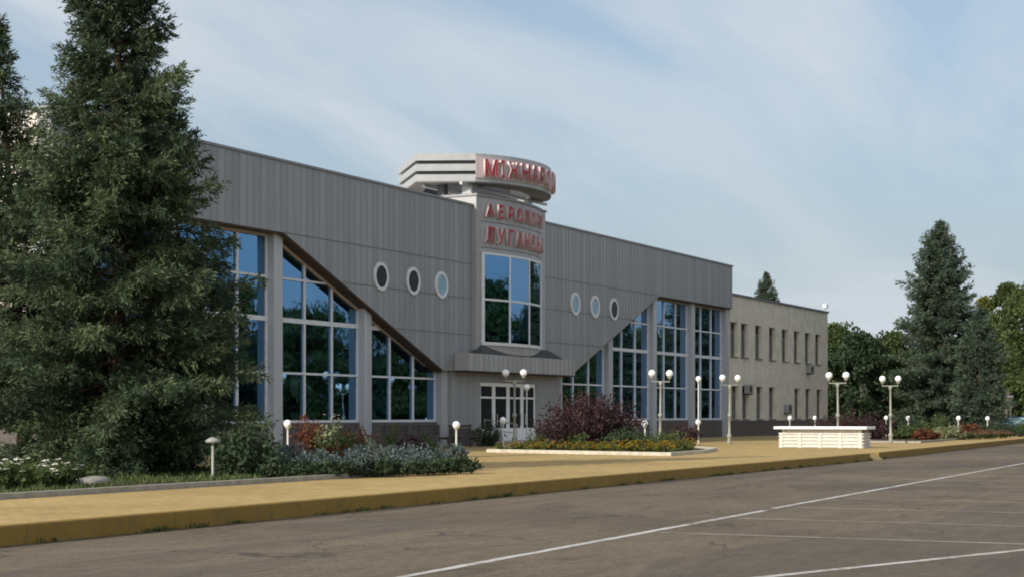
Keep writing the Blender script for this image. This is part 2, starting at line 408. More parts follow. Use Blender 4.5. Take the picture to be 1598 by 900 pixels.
# ------------------------------------------------------------------ world, sun, camera
SUN_EL=R(29); SUN_AZ=(-math.cos(R(17)),math.sin(R(17)))          # plan direction towards the sun
w=bpy.data.worlds.new('World'); scn.world=w; w.use_nodes=True; nt=w.node_tree
bg=nt.nodes['Background']
sky=nt.nodes.new('ShaderNodeTexSky'); sky.sky_type='NISHITA'; sky.sun_disc=False
sky.sun_elevation=SUN_EL; sky.sun_rotation=math.atan2(SUN_AZ[0],SUN_AZ[1]); sky.air_density=1.0; sky.dust_density=1.2; sky.ozone_density=1.2
tc=nt.nodes.new('ShaderNodeTexCoord'); sp=nt.nodes.new('ShaderNodeSeparateXYZ'); nt.links.new(tc.outputs['Generated'],sp.inputs[0])
zc=nt.nodes.new('ShaderNodeMath'); zc.operation='MAXIMUM'; zc.inputs[1].default_value=0; nt.links.new(sp.outputs['Z'],zc.inputs[0])
za=nt.nodes.new('ShaderNodeMath'); za.operation='ADD'; za.inputs[1].default_value=.16; nt.links.new(zc.outputs[0],za.inputs[0])
cv=nt.nodes.new('ShaderNodeVectorMath'); cv.operation='DIVIDE'; nt.links.new(tc.outputs['Generated'],cv.inputs[0])
cb=nt.nodes.new('ShaderNodeCombineXYZ')
for i in range(3): nt.links.new(za.outputs[0],cb.inputs[i])
nt.links.new(cb.outputs[0],cv.inputs[1])
mp=nt.nodes.new('ShaderNodeMapping'); mp.inputs['Scale'].default_value=(.55,1.5,0); mp.inputs['Rotation'].default_value=(0,0,R(-35)); mp.inputs['Location'].default_value=(3.1,1.7,0)
nt.links.new(cv.outputs[0],mp.inputs['Vector'])
n1=noise(nt,.9,7,.58,mp.outputs['Vector'],.5)
cl=ramp(nt,n1,[(.40,(0,0,0)),(.50,(.42,.42,.42)),(.64,(.85,.85,.85))])
# hazy air low down and thin cloud, both brighter on the sun's side of the sky
dt=nt.nodes.new('ShaderNodeVectorMath'); dt.operation='DOT_PRODUCT'; nt.links.new(tc.outputs['Generated'],dt.inputs[0])
dt.inputs[1].default_value=(SUN_AZ[0]*math.cos(SUN_EL),SUN_AZ[1]*math.cos(SUN_EL),math.sin(SUN_EL))
mr=nt.nodes.new('ShaderNodeMapRange'); mr.interpolation_type='SMOOTHSTEP'; nt.links.new(dt.outputs['Value'],mr.inputs['Value'])
mr.inputs['From Min'].default_value=-.45; mr.inputs['From Max'].default_value=.9
hcol=mixc(nt,mr.outputs[0],(2.55,3.05,3.5),(9,8.8,8.4)); ccol=mixc(nt,mr.outputs[0],(4.15,4.5,4.85),(10,9.8,9.4))
hz=ramp(nt,zc.outputs[0],[(0,(.95,.95,.95)),(.08,(.82,.82,.82)),(.22,(.52,.52,.52)),(.65,(.05,.05,.05))])
sc1=mixc(nt,hz,sky.outputs['Color'],hcol)
sc2=mixc(nt,cl,sc1,ccol)
nt.links.new(sc2,bg.inputs['Color']); bg.inputs['Strength'].default_value=.115

sl=bpy.data.lights.new('sun','SUN'); sl.energy=3.25; sl.angle=R(.53); sl.color=(1,.93,.82)
so=bpy.data.objects.new('sun',sl); COL.objects.link(so); so.location=(0,0,40)
sd=Vector((SUN_AZ[0]*math.cos(SUN_EL),SUN_AZ[1]*math.cos(SUN_EL),math.sin(SUN_EL)))
so.rotation_euler=sd.to_track_quat('Z','Y').to_euler()

cd=bpy.data.cameras.new('camera'); cam=bpy.data.objects.new('camera',cd); COL.objects.link(cam)
cam.location=(0,0,EYE); cam.rotation_euler=(R(90),0,TH-R(90))
cd.sensor_width=36; cd.lens=2640/1598*36; cd.shift_y=197/1598; cd.clip_end=3000; scn.camera=cam
scn.view_settings.view_transform='Standard'; scn.view_settings.look='None'; scn.view_settings.exposure=.45
scn.cycles.pixel_filter_type='BLACKMAN_HARRIS'; scn.cycles.filter_width=1.9; scn.view_settings.gamma=1; scn.view_settings.use_curve_mapping=False

# ------------------------------------------------------------------ ground, road, pavement, kerb
def sheet(name,pts,z,mat):
    me=bpy.data.meshes.new(name); me.from_pydata([(x,y,z) for x,y in pts],[],[tuple(range(len(pts)))]); me.materials.append(mat)
    return structure(link(name,me))
sheet('ground',[(-1500,-1500),(2500,-1500),(2500,2500),(-1500,2500)],-.03,M['grass'])
sheet('parking_lot',[(-80,-9),(330,-9),(330,30),(-80,30)],0,M['asphalt'])
def ky(x): return 14.8+.018*(x-15.6) if x<58.6 else 15.57+.048*(x-58.6)
# pavement is a raised block with its own edge behind the kerb stones
KW=.17
xs=[-60]+list(range(-50,57,6))+[59.0]
pm=MB()
edge=[(x,ky(x)+KW) for x in xs]+[(x,ky(x)+KW) for x in [60.5]+list(range(66,141,6))]
pm.prism_z(edge+[(138,36.5),(138,75),(-60,75)],-.02,PV)
structure(pm.build('pavement',M['paving']))
def strip(name,xs,z0,z1,mat):
    mb=MB(); mb.ribbon([(x,ky(x)+KW-.002) for x in xs],[(x,ky(x)) for x in xs],z0,z1)
    return structure(mb.build(name,mat,None,False,.025))
strip('kerb',xs,-.05,PV+.006,M['kerb'])
strip('kerb',[60.5]+list(range(66,141,6)),-.05,PV+.006,M['kerb'])
mb=MB(); a,b=59.02,60.48; mb.add([(a,ky(a)-.13,.006),(b,ky(b)-.13,.006),(b,ky(b)+KW-.004,PV),(a,ky(a)+KW-.004,PV),(a,ky(a)-.13,-.05),(b,ky(b)-.13,-.05),(b,ky(b)+KW-.004,-.05),(a,ky(a)+KW-.004,-.05)],[(0,1,2,3),(0,4,5,1),(0,3,7,4),(1,5,6,2),(2,6,7,3)])
structure(mb.build('ramp',M['paving']))
M['dirt']=simple('gutter_dirt',(.085,.072,.055),.95,0,.35,4,.1,.5)
r3=random.Random(12); gx=[10+.35*i for i in range(200)]
wv=[.10+.16*abs(math.sin(x*.21)+.5*math.sin(x*.67+1))*r3.uniform(.6,1.2) for x in gx]
mb=MB(); n=len(gx)
mb.add([(x,ky(x)-w_,.005) for x,w_ in zip(gx,wv)]+[(x,ky(x)+.02,.005) for x in gx],[(i,i+1,n+i+1,n+i) for i in range(n-1)])
structure(mb.build('gutter_dirt',M['dirt']))
rs=np.random.RandomState(21); L=Leaves()
for i in range(46):
    x=rs.uniform(14,62); m=rs.randint(8,30); cx=x+rs.normal(0,.12,m)
    d_=unit(np.stack([rs.normal(0,.5,m),rs.normal(-.15,.5,m),np.full(m,.9)],1))
    L.quads(np.stack([cx,np.array([ky(q) for q in cx])-rs.uniform(.01,.07,m),np.full(m,.004)],1),d_,perp(d_,rs),rs.uniform(.03,.10,m),rs.uniform(.012,.03,m),rs.uniform(.2,.9,m))
stuff(link('weeds',L.mesh('weeds',M['leaf'])),'small weeds growing at the foot of the yellow kerb','weeds')
# painted lines, each a worn sheet laid 4 mm up
def line(name,p,q,wd,breaks=()):
    p=Vector((*p,0)); q=Vector((*q,0)); d=(q-p); Ln=d.length; d/=Ln; nrm=Vector((-d.y,d.x,0)); mb=MB(); r2=random.Random(int(Ln*100))
    s=0
    while s<Ln:
        e=min(Ln,s+.55); 
        if not any(a<s<b for a,b in breaks):
            j=[r2.uniform(-.016,.016) for _ in range(4)]
            a,b=p+d*s,p+d*e
            mb.add([tuple(a-nrm*(wd/2+j[0])+Vector((0,0,.004))),tuple(b-nrm*(wd/2+j[1])+Vector((0,0,.004))),tuple(b+nrm*(wd/2+j[2])+Vector((0,0,.004))),tuple(a+nrm*(wd/2+j[3])+Vector((0,0,.004)))],[(0,1,2,3)])
        s=e
    return structure(mb.build(name,M['paint' if wd>.09 else 'faintpaint']))
M['paint']=m_worn('worn_road_paint',(.50,.48,.45),.78,1.0); M['faintpaint']=m_worn('faded_road_paint',(.40,.365,.325),.76,1.05)
line('lane_line',(6,8.17),(27.2,8.98),.13)
line('lane_line',(27.9,9.06),(110,11.9),.12)
line('lane_line',(13.0,6.4),(24,2.4),.13)
for i,x in enumerate((21.5,25.0,28.4,31.8,35.2,38.6,42.0,45.4,48.8,52.2,55.6)):
    line('parking_bay_line',(x,8.55+.034*(x-21)),(x+.12,2.3),.085)

# ------------------------------------------------------------------ terminal
XC=69.35; YF=35.0; YG=35.62; HT=10.75
term=thing('terminal_building','grey metal clad terminal with slanted glass bays, portholes and a bowed centre window','building',(XC,YF,PV))
def part(mb,name,mat,parent=None,**k):
    # geometry is written in building coordinates: x from the centre, y and z absolute
    mb.v=[(x,y-YF,z-PV) for x,y,z in mb.v]
    return mb.build(name,mat,parent or term,**k)
ZB=8.2; XD0,ZD0,XD1=6.4,3.5,18.3
def zd(x):
    ax=abs(x)
    if ax>=XD1: return ZB
    if ax<=XD0: return ZD0
    return ZD0+(ax-XD0)/(XD1-XD0)*(ZB-ZD0)
mb=MB(); mb.prism_y([(-30.4,ZB),(-XD1,ZB),(-XD0,ZD0),(XD0,ZD0),(XD1,ZB),(30.4,ZB),(30.4,HT),(-30.4,HT)],YF,YG-.005)
x=-30.24
while x<30.3:
    if x<-3.82 or x>3.22:
        mb.box(x-.008,x+.008,YF-.008,YF+.01,zd(x)+.03,HT-.03,1)
    x+=.42
part(mb,'facade_cladding',[M['clad'],M['seam']])
mb=MB()
for z in (8.2,6.68,5.1):
    xe=30.38 if z>8 else XD0+(z-ZD0)/(ZB-ZD0)*(XD1-XD0)-.12
    if z>8: xe=18.2
    for a,b in ((-xe,-3.82),(3.22,xe)): mb.box(a,b,YF-.012,YF+.01,z-.018,z+.018)
part(mb,'cladding_joints',M['groove'])
mb=MB(); mb.box(-30.46,30.46,YF-.06,YG+.25,HT+.003,HT+.09); part(mb,'parapet_cap',M['seam'])
# brown soffit boards under the overhang
mb=MB()
for sg in (-1,1):
    mb=MB(); p=[(sg*30.35,ZB-.004),(sg*XD1,ZB-.004),(sg*XD0,ZD0-.004)]
    o=[(a,b-.05) for a,b in p]
    for i in (0,1):
        q=[p[i],p[i+1],o[i+1],o[i]]
        if sg>0: q=q[::-1]
        mb.prism_y(q[::-1],YF+.03,YG-.01)
    part(mb,'soffit',M['soffit'])
# main block behind
mb=MB(); mb.box(-30.3,30.3,YG+.3,56,PV,HT-.35); part(mb,'rear_block',M['endwall'])
mb=MB(); mb.box(-30.38,-30.303,YG+.003,56.05,PV,HT); part(mb,'end_wall',M['endwall'])
mb=MB(); mb.box(-30.54,-30.46,YF+.25,56.1,PV,4.2); part(mb,'end_cover_slab',M['plinth'])  # dark slab added to cover the sunlit lower end wall and column side
mb=MB(); mb.box(30.303,30.38,YG+.003,56.05,PV,HT); part(mb,'end_wall',M['clad'])
# columns
cols=[5.55,11.8,18.0,24.0,29.9]
for sg in (-1,1):
    for c in cols:
        x0,x1=(c,c+.55) if sg>0 else (-c-.55,-c)
        mb=MB(); top=max(zd(x0),zd(x1))+.1
        if c>=18: top=ZB-.06
        mb.box(x0,x1,YF+.26,YG+.2,PV,top)
        for z in (5.1,3.4): mb.box(x0-.004,x1+.004,YF+.256,YG-.1,z-.012,z+.012)
        part(mb,'column',M['column'])
# glazed bays
SILL=1.36; TR=(3.15,5.1,6.62)
def bay(x0,x1):
    poly=[(x0,SILL),(x1,SILL)]
    t0,t1=zd(x0)-.06,zd(x1)-.06
    if t1>SILL+.05: poly.append((x1,t1))
    for k in (XD1,-XD1):
        if x0<k<x1: poly.append((k,ZB-.06))
    poly.append((x0,t0))
    fm=MB(); dep=(YG-.075,YG-.004)
    xsv=[x0+.04,x0+(x1-x0)/3,x0+2*(x1-x0)/3,x1-.04]
    for i,xv in enumerate(xsv):
        wv=.038 if i in (0,3) else .05
        fm.box(xv-wv,xv+wv,dep[0]+.001*i,dep[1]-.001*i,SILL,min(zd(xv-wv),zd(xv+wv))-.05)
    fm.box(x0,x1,dep[0]-.012,dep[1]-.005,SILL-.05,SILL+.05)
    for z in TR:
        hh=.085 if abs(z-5.1)<.01 else .04
        a,b=x0,x1
        lim=lambda zz: XD0+(zz-ZD0)/(ZB-ZD0)*(XD1-XD0)
        if x1<0: b=min(x1,-lim(z+.1))
        else: a=max(x0,lim(z+.1))
        if b-a>.15: fm.box(a,b,dep[0]-.008,dep[1]-.007,z-hh,z+hh)
    ta,tb_=zd(x0)-.055,zd(x1)-.055
    q=[(x0,ta-.1),(x1,tb_-.1),(x1,tb_),(x0,ta)]
    fm.prism_y(q,dep[0]-.02,dep[1]-.009,1)
    w_=part(fm,'window',[M['frame'],M['trim']])
    pmb=MB(); ln=lambda x: t0+(t1-t0)*(x-x0)/(x1-x0)
    xc_=[x0,xsv[1],xsv[2],x1]; zc_=[SILL,*TR,ZB-.06]
    for a,b in zip(xc_,xc_[1:]):
        for lo,hi in zip(zc_,zc_[1:]):
            cell=[(a,lo),(b,lo),(b,hi),(a,hi)]; out=[]
            for k in range(4):
                p,q=cell[k],cell[(k+1)%4]; fp,fq=ln(p[0])-p[1],ln(q[0])-q[1]
                if fp>=0: out.append(p)
                if (fp>0)!=(fq>0) and abs(fp-fq)>1e-9:
                    r=fp/(fp-fq); out.append((p[0]+(q[0]-p[0])*r,p[1]+(q[1]-p[1])*r))
            if len(out)>2:
                ta_,tb2=rng.uniform(-.006,.006),rng.uniform(-.006,.006); mx_,mz_=(a+b)/2,(lo+hi)/2
                pmb.add([(x,YG+ta_*(x-mx_)+tb2*(z-mz_),z) for x,z in out],[tuple(range(len(out)))])
    pmb.v=[(x,y-YF,z-PV) for x,y,z in pmb.v]; pmb.build('pane',M['glass'],w_)
    pl=MB(); pl.box(x0,x1,YG-.14,YG+.2,PV,SILL-.055); part(pl,'plinth',M['plinth'])
for a,b in ((6.1,11.8),(12.35,18.0),(18.55,24.0),(24.55,29.9)):
    bay(a,b); bay(-b,-a)
mb=MB(); mb.box(-30.29,30.29,YG+.1,YG+.29,PV,HT-.4); part(mb,'inner_wall',M['groove'])
# portholes
for i,px in enumerate((-11.55,-9.0,-6.62,7.0,9.4,11.85)):
    r=.42; mb=MB(); n=28
    vs=[]
    for rr,y in ((r,YF+.0),(r,YF-.06),(r+.13,YF-.06),(r+.13,YF)):
        vs+=[(px+rr*math.cos(2*math.pi*k/n),y,7.1+rr*1.04*math.sin(2*math.pi*k/n)) for k in range(n)]
    mb.add(vs,[(a*n+k,a*n+(k+1)%n,(a+1)*n+(k+1)%n,(a+1)*n+k) for a in range(3) for k in range(n)])
    wv=part(mb,'porthole',M['frame'])
    pb=MB(); pb.add([(px+r*math.cos(2*math.pi*k/n),YF-.034,7.1+r*1.04*math.sin(2*math.pi*k/n)) for k in range(n)],[tuple(range(n))])
    pb.v=[(x,y-YF,z-PV) for x,y,z in pb.v]
    dark=i in (0,1,5)  # pale panes have the sky reflection painted into their colour
    po=pb.build('pane',M['darkglass' if dark else 'skyglass'],wv)
    wv['label']='round window with dark glass' if dark else 'round window with sky reflection painted pale blue'
# bowed centre tower
BR=10.4; BY=34.8
def bow(x,off=0): 
    a=math.asin(x/BR); rr=BR+off; cy=BY+BR*math.cos(math.asin(3.1/BR))
    return (rr*math.sin(a)-.3,cy-rr*math.cos(a))
bx=[-3.1+6.2*i/24 for i in range(25)]
mb=MB(); mb.prism_z([(-3.8,36.4),(-3.8,BY)]+[bow(x) for x in bx]+[(3.2,BY),(3.2,36.4)],4.31,11.2)
part(mb,'tower_wall',M['clad2'])
mb=MB(); mb.prism_z([(-3.86,36.5),(-3.86,BY-.06)]+[bow(x,.06) for x in bx]+[(3.26,BY-.06),(3.26,36.5)],11.203,11.3); part(mb,'tower_cap',M['seam'])
mb=MB()
for z in (8.98,10.13): mb.ribbon([bow(x,-.01) for x in bx],[bow(x,.012) for x in bx],z-.02,z+.02)
part(mb,'panel_joints',M['groove'])
W0,W1,WZ0,WZ1=-3.08,2.62,4.78,8.72
fm=MB()
def arcx(a,b,n=10): return [a+(b-a)*i/n for i in range(n+1)]
for k,(a,b) in enumerate(((W0,W0+.15),(-1.23,-1.12),(.66,.77),(W1-.13,W1))):
    aa=arcx(a,b,3); fm.ribbon([bow(x,.004) for x in aa],[bow(x,.085+.002*k) for x in aa],WZ0,WZ1)
for a,b,z0,z1 in ((W0,W1,WZ0-.09,WZ0+.05),(W0,W1,WZ1-.05,WZ1+.05),(W0,W1,6.66,6.75)):
    aa=arcx(a,b,20); fm.ribbon([bow(x,.004) for x in aa],[bow(x,.08) for x in aa],z0,z1)
wv=part(fm,'bow_window',M['frame'])
gm=MB(); aa=arcx(W0,W1,3)
aa=[W0,-1.175,.715,W1]
gm.add([(*bow(x,.066),z) for x in aa for z in (WZ0,WZ1)],[(2*i,2*i+2,2*i+3,2*i+1) for i in range(3)])
gm.v=[(x,y-YF,z-PV) for x,y,z in gm.v]; gm.build('pane',M['glass'],wv)
# little dark roof and canopy
mb=MB(); mb.add([(-3.4,BY-.06,4.68),(3.4,BY-.06,4.68),(4.2,34.32,4.27),(-4.2,34.32,4.27),(-4.2,35.2,4.27),(4.2,35.2,4.27),(3.4,35.2,4.68),(-3.4,35.2,4.68)],[(0,3,2,1),(0,1,6,7),(1,2,5,6),(0,7,4,3),(3,4,5,2),(4,7,6,5)])
part(mb,'canopy_roof',M['roof'])
mb=MB(); mb.box(-5.5,5.5,34.3,YF-.035,3.52,4.26)
x=-5.4
while x<5.5: mb.box(x-.008,x+.008,34.288,34.32,3.54,4.24,1); x+=.46
cp=part(mb,'canopy',[M['clad2'],M['seam']])
mb=MB(); mb.box(-5.45,5.45,34.34,YF-.05,3.47,3.517)
mb.v=[(x,y-YF,z-PV) for x,y,z in mb.v]; mb.build('canopy_soffit',M['soffit'],cp)
# entrance wall and doors
mb=MB(); mb.box(-5.55,-2.85,YF+.1,YG+.2,PV,3.46); mb.box(2.85,5.55,YF+.1,YG+.2,PV,3.46); mb.box(-2.85,2.85,YF+.1,YG+.2,3.08,3.46)
part(mb,'entrance_wall',M['clad'])
for a,b in ((-5.56,-2.86),(2.86,5.56)): mb=MB(); mb.box(a,b,YF+.04,YF+.2,PV,.95); part(mb,'plinth',M['plinth'])
for i,(a,b) in enumerate(((-2.83,-1.45),(-1.42,-.02),(.02,1.42),(1.45,2.83))):
    fm=MB(); y0,y1=YF+.16,YF+.24
    fm.box(a,a+.13,y0,y1,PV+.18,3.06); fm.box(b-.13,b,y0,y1,PV+.18,3.06); fm.box(a+.13,b-.13,y0,y1,2.9,3.06); fm.box(a+.13,b-.13,y0,y1,PV+.18,1.0); fm.box(a+.13,b-.13,y0+.004,y1,2.35,2.43)
    d=part(fm,'door',M['white'])
    gm=MB(); gm.box(a+.13,b-.13,y0+.03,y0+.05,1.0,2.9); gm.v=[(x,y-YF,z-PV) for x,y,z in gm.v]; gm.build('pane',M['darkglass'],d)
    hx=b-.22 if i%2==0 else a+.22
    gm=MB(); gm.tube([(hx,y0-.06,1.15),(hx,y0-.06,1.65)],.018,6); gm.box(hx-.01,hx+.01,y0-.06,y0+.01,1.2,1.22); gm.box(hx-.01,hx+.01,y0-.06,y0+.01,1.58,1.6)
    gm.v=[(x,y-YF,z-PV) for x,y,z in gm.v]; gm.build('handle',M['steel'],d)
mb=MB(); mb.box(-3.6,3.6,33.3,YF+.09,PV,PV+.17); mb.box(-3.9,3.9,32.95,33.299,PV,PV+.085); part(mb,'entrance_step',M['concrete'])
mb=MB(); mb.box(-2.85,2.85,YF+.3,YF+.34,PV,3.1); part(mb,'vestibule_back',M['groove'])

# handrails beside the steps
for i,(xx,lb) in enumerate(((-3.2,'steel handrail left of the entrance doors'),(3.2,'steel handrail right of the entrance doors, behind purple shrub'))):
    t=thing('handrail',lb,'handrail',(XC+xx,33.0,PV),0,'handrails at the entrance')
    mb=MB(); mb.tube([(0,.1,.95),(0,1.7,1.15)],.025,8); mb.tube([(0,.1,.55),(0,1.7,.75)],.018,8); mb.build('rail',M['steel'],t)
    for y in (.1,.9,1.7):
        mb=MB(); mb.tube([(0,y,.02),(0,y,.95+.2*(y-.1)/1.6)],.022,8); mb.build('post',M['steel'],t)

# ------------------------------------------------------------------ letters and roof sign
deps=None
def glyph(ch,size,depth,bold=.012):
    cu=bpy.data.curves.new('glyph','FONT'); cu.body=ch; cu.size=1; cu.extrude=.5; cu.align_x='CENTER'; cu.offset=0.016; cu.resolution_u=3
    ob=bpy.data.objects.new('glyph',cu); COL.objects.link(ob)
    bpy.context.view_layer.update()
    me=bpy.data.meshes.new_from_object(ob.evaluated_get(bpy.context.evaluated_depsgraph_get()))
    bpy.data.objects.remove(ob); bpy.data.curves.remove(cu)
    return me
CAP=.73
gl={}
def letter(ch,h,wd,depth,pos,ang,parent):
    """ang: rotation of the outward normal from -y; pos: x,y,z bottom centre in parent space"""
    if ch not in gl: gl[ch]=glyph(ch,1,1)
    me=gl[ch].copy(); me.name='letter'
    co=np.empty(len(me.vertices)*3,np.float32); me.vertices.foreach_get('co',co); co=co.reshape(-1,3)
    wid=max(co[:,0].max()-co[:,0].min(),1e-3); cx=(co[:,0].max()+co[:,0].min())/2; zmin=0.0; 
    full=(co[:,1].max() if ch!='Й' else CAP)
    sx=min(h/full*1.0, wd/wid)
    X=(co[:,0]-cx)*sx; Zz=(co[:,1]-zmin)*h/full; Yd=-co[:,2]*depth
    ca,sa=math.cos(ang),math.sin(ang)
    P=np.stack([pos[0]+X*ca-Yd*sa,pos[1]+X*sa+Yd*ca,pos[2]+Zz],1)
    me.vertices.foreach_set('co',P.reshape(-1).astype(np.float32))
    me.materials.clear(); me.materials.append(M['red']); me.materials.append(M['letterside'])
    me.update()
    nout=Vector((sa,-ca,0))
    for p in me.polygons: p.material_index=0 if p.normal.dot(nout)>.7 else 1
    return link('letter',me,parent)
for word,zb,hh,lab in (('АЕРОПОРТ',10.33,.60,'red raised letters of the upper word on the bowed tower front'),('ЛУГАНСЬК',9.18,.72,'red raised letters of the lower word, just above the bowed window')):
    t=thing('lettering',lab,'sign letters',(XC,BY,0),0,'raised words on the tower front')
    n=len(word)
    for i,ch in enumerate(word):
        xx=-2.66+5.1*i/(n-1); x_,y_=bow(xx,.09); a=math.asin(xx/BR)
        letter(ch,hh,.54,.15,(x_,y_-BY,zb),a,t)
# ring sign on the roof
RC=5.9; RY=34.9-1.3+RC; AH=math.asin(3.7/RC)
def arc(n,off=0,a0=-AH,a1=AH): return [((RC+off)*math.sin(a0+(a1-a0)*i/n),RY-(RC+off)*math.cos(a0+(a1-a0)*i/n)) for i in range(n+1)]
def ringpts(off):
    k=off
    f=arc(22,off)
    return f+[(4.78+k*1.05,37.3),(1.4+k*.4,40.2+k),(-1.4-k*.4,40.2+k),(-4.78-k*1.05,37.3)]
ring=thing('rooftop_ring_sign','banded light grey ring sign with red letters standing on the roof over the entrance','sign',(XC,0,0))
for z0,z1 in ((11.85,12.15),(12.31,12.61),(12.77,13.08)):
    mb=MB(); mb.ribbon(ringpts(-.16),ringpts(0),z0,z1,closed=True); mb.build('band',M['ringmetal'],ring)
mb=MB(); mb.ribbon(ringpts(-.30),ringpts(-.165),11.9,13.02,closed=True); mb.build('inner_frame',M['ringdark'],ring)
mb=MB(); mb.ribbon(ringpts(-1.0),ringpts(-.02),11.80,11.846,closed=True); mb.build('ring_soffit',M['groove'],ring)  # underside given a dark colour to stand in for its shade
pa=arc(24,.004,-AH,AH); pb_=arc(24,.05,-AH,AH)
mb=MB(); mb.ribbon(pa,pb_,12.0,12.93); mb.build('sign_plate',M['signplate'],ring)
word='МІЖНАРОДНИЙ'
wts=[1.15,.6,1.25]+[1]*8; tot=sum(wts); acc=0
for ch,wg in zip(word,wts):
    a=-AH+.05+(2*AH-.1)*(acc+wg/2)/tot; acc+=wg
    rr=RC+.13
    letter(ch,.74,min(.56*wg,.66) if ch!='І' else .2,.15,(rr*math.sin(a),RY-rr*math.cos(a),12.09),a,ring)
for (x,y,rad,mm) in ((-3.6,36.6,.17,'ringdark'),(3.6,36.6,.17,'ringdark'),(-2.6,38.8,.14,'ringmetal'),(2.6,38.8,.14,'ringmetal')):
    mb=MB(); mb.box(x-rad,x+rad,y-rad,y+rad,10.3,11.80); mb.build('post',M[mm],ring)
for x in (-3.2,2.3):
    mb=MB(); mb.box(x-.26,x+.26,35.2,35.7,11.305,11.80); mb.build('pedestal',M['ringmetal'],ring)
for y in (35.3,37.2):
    mb=MB(); mb.box(-4.3,4.3,y-.07,y+.07,11.66,11.79); mb.build('beam',M['ringmetal'],ring)

# ------------------------------------------------------------------ annex building on the right
ann=thing('office_building','plain two storey grey beige annex right of the terminal with narrow recessed windows','building',(99.85,35.2,PV))
AX1=21.4; AYF=0.0; AZ=9.05-PV
wx_up=[1.0,2.6+.1,5.5,8.4,11.2,13.9,16.5,19.0]; ww=.66
wx_lo=[1.0,3.0,5.8,8.4,14.0,16.6,19.3]
zlo=(1.35-PV,3.45-PV); zup=(5.25-PV,7.4-PV)
def row(mb,xsw,z0,z1):
    prev=0
    for c in sorted(xsw):
        if c-ww>prev: mb.box(prev,c-ww,0,.35,z0,z1)
        prev=c+ww
    mb.box(prev,AX1,0,.35,z0,z1)
wx_up=[.75,2.75,5.55,8.4,11.15,13.85,16.45,18.95]
mb=MB(); mb.box(0,AX1,0,.35,0,zlo[0]); row(mb,wx_lo,*zlo); mb.box(0,AX1,0,.35,zlo[1],zup[0]); row(mb,wx_up,*zup); mb.box(0,AX1,0,.35,zup[1],AZ)
mb.build('front_wall',M['stucco'],ann)
mb=MB(); mb.box(.0,AX1-.002,.36,16,0,AZ-.02); mb.build('rear_block',M['stucco'],ann)
mb=MB(); mb.box(-.05,AX1+.08,-.10,.45,AZ+.003,AZ+.13); mb.build('coping',M['coping'],ann)
mb=MB(); mb.box(-.0,AX1+.03,-.05,-.003,0,1.0); mb.build('plinth',M['plinth'],ann)
M['winframe']=simple('weathered_window_frame',(.22,.21,.185),.7); M['curtain']=simple('pale_curtain',(.11,.11,.10),.8,0,.2,3)
for xsw,(z0,z1) in ((wx_up,zup),(wx_lo,zlo)):
    for i,c in enumerate(xsw):
        mb=MB(); y=.20
        for a,b in ((c-ww,c-ww+.07),(c+ww-.07,c+ww),(c-.03,c+.03)): mb.box(a,b,y,y+.07,z0,z1)
        mb.box(c-ww,c+ww,y+.004,y+.066,z0,z0+.07); mb.box(c-ww,c+ww,y+.004,y+.066,z1-.07,z1); mb.box(c-ww,c+ww,y+.006,y+.064,z1-.62,z1-.56)
        wv=mb.build('window',M['winframe'],ann)
        mb=MB(); mb.box(c-ww,c+ww,y+.03,y+.04,z0,z1); mb.build('pane',M['darkglass'],wv)
        mb=MB(); mb.box(c+.02,c+ww-.05,y+.023,y+.028,z0+.07,z1-.3-.3*rng.random()); mb.build('curtain',M['curtain'],wv)
        mb=MB(); mb.box(c-ww-.06,c+ww+.06,-.09,y-.003,z0-.05,z0-.003); mb.build('sill',M['coping'],wv)
def ac(x,z,label):
    t=thing('air_conditioner',label,'air conditioner',(99.85+x,35.2,z),0,'air conditioners on the annex')
    mb=MB(); mb.box(-.42,.42,-.36,-.03,0,.58); mb.build('casing',M['acbox'],t,bevel=.02)
    mb=MB(); mb.lathe([(.22,0),(.22,.012)],(0,0,0),20); mb.v=[(x_-.08,-.362-z_,y_+.29) for x_,y_,z_ in mb.v]; mb.build('fan_grille',M['acdark'],t)
    mb=MB(); mb.box(-.34,-.3,-.34,0,-.06,-.003); mb.box(.3,.34,-.34,0,-.06,-.003); mb.build('bracket',M['acdark'],t)
ac(16.45,4.55,'air conditioner box under the second upper annex window from the right end')
ac(11.3,1.75,'air conditioner box low on the annex wall, between ground floor windows')
ac(3.05,2.95,'air conditioner box at the top of a ground floor annex window near the terminal')
t=thing('floodlight','small white floodlight on the far roof corner of the annex','lamp',(99.85+20.6,35.15,9.19))
mb=MB(); mb.tube([(0,0,0),(0,0,.22)],.03,6); mb.build('bracket',M['whitepole'],t)
mb=MB(); mb.box(-.22,.22,-.16,.12,.2,.5); mb.build('lamp_head',M['white'],t,bevel=.03)
t=thing('antenna_mast','thin roof antenna rising behind the annex parapet','antenna',(104.0,39,9.05))
mb=MB(); mb.tube([(0,0,0),(0,0,2.6)],[.03,.015],6); mb.build('mast',M['ringdark'],t)
mb=MB()
for z,l in ((1.7,.4),(2.1,.32),(2.45,.25)): mb.tube([(-l,0,z),(l,0,z)],.01,5)
mb.build('crossbars',M['ringdark'],t)

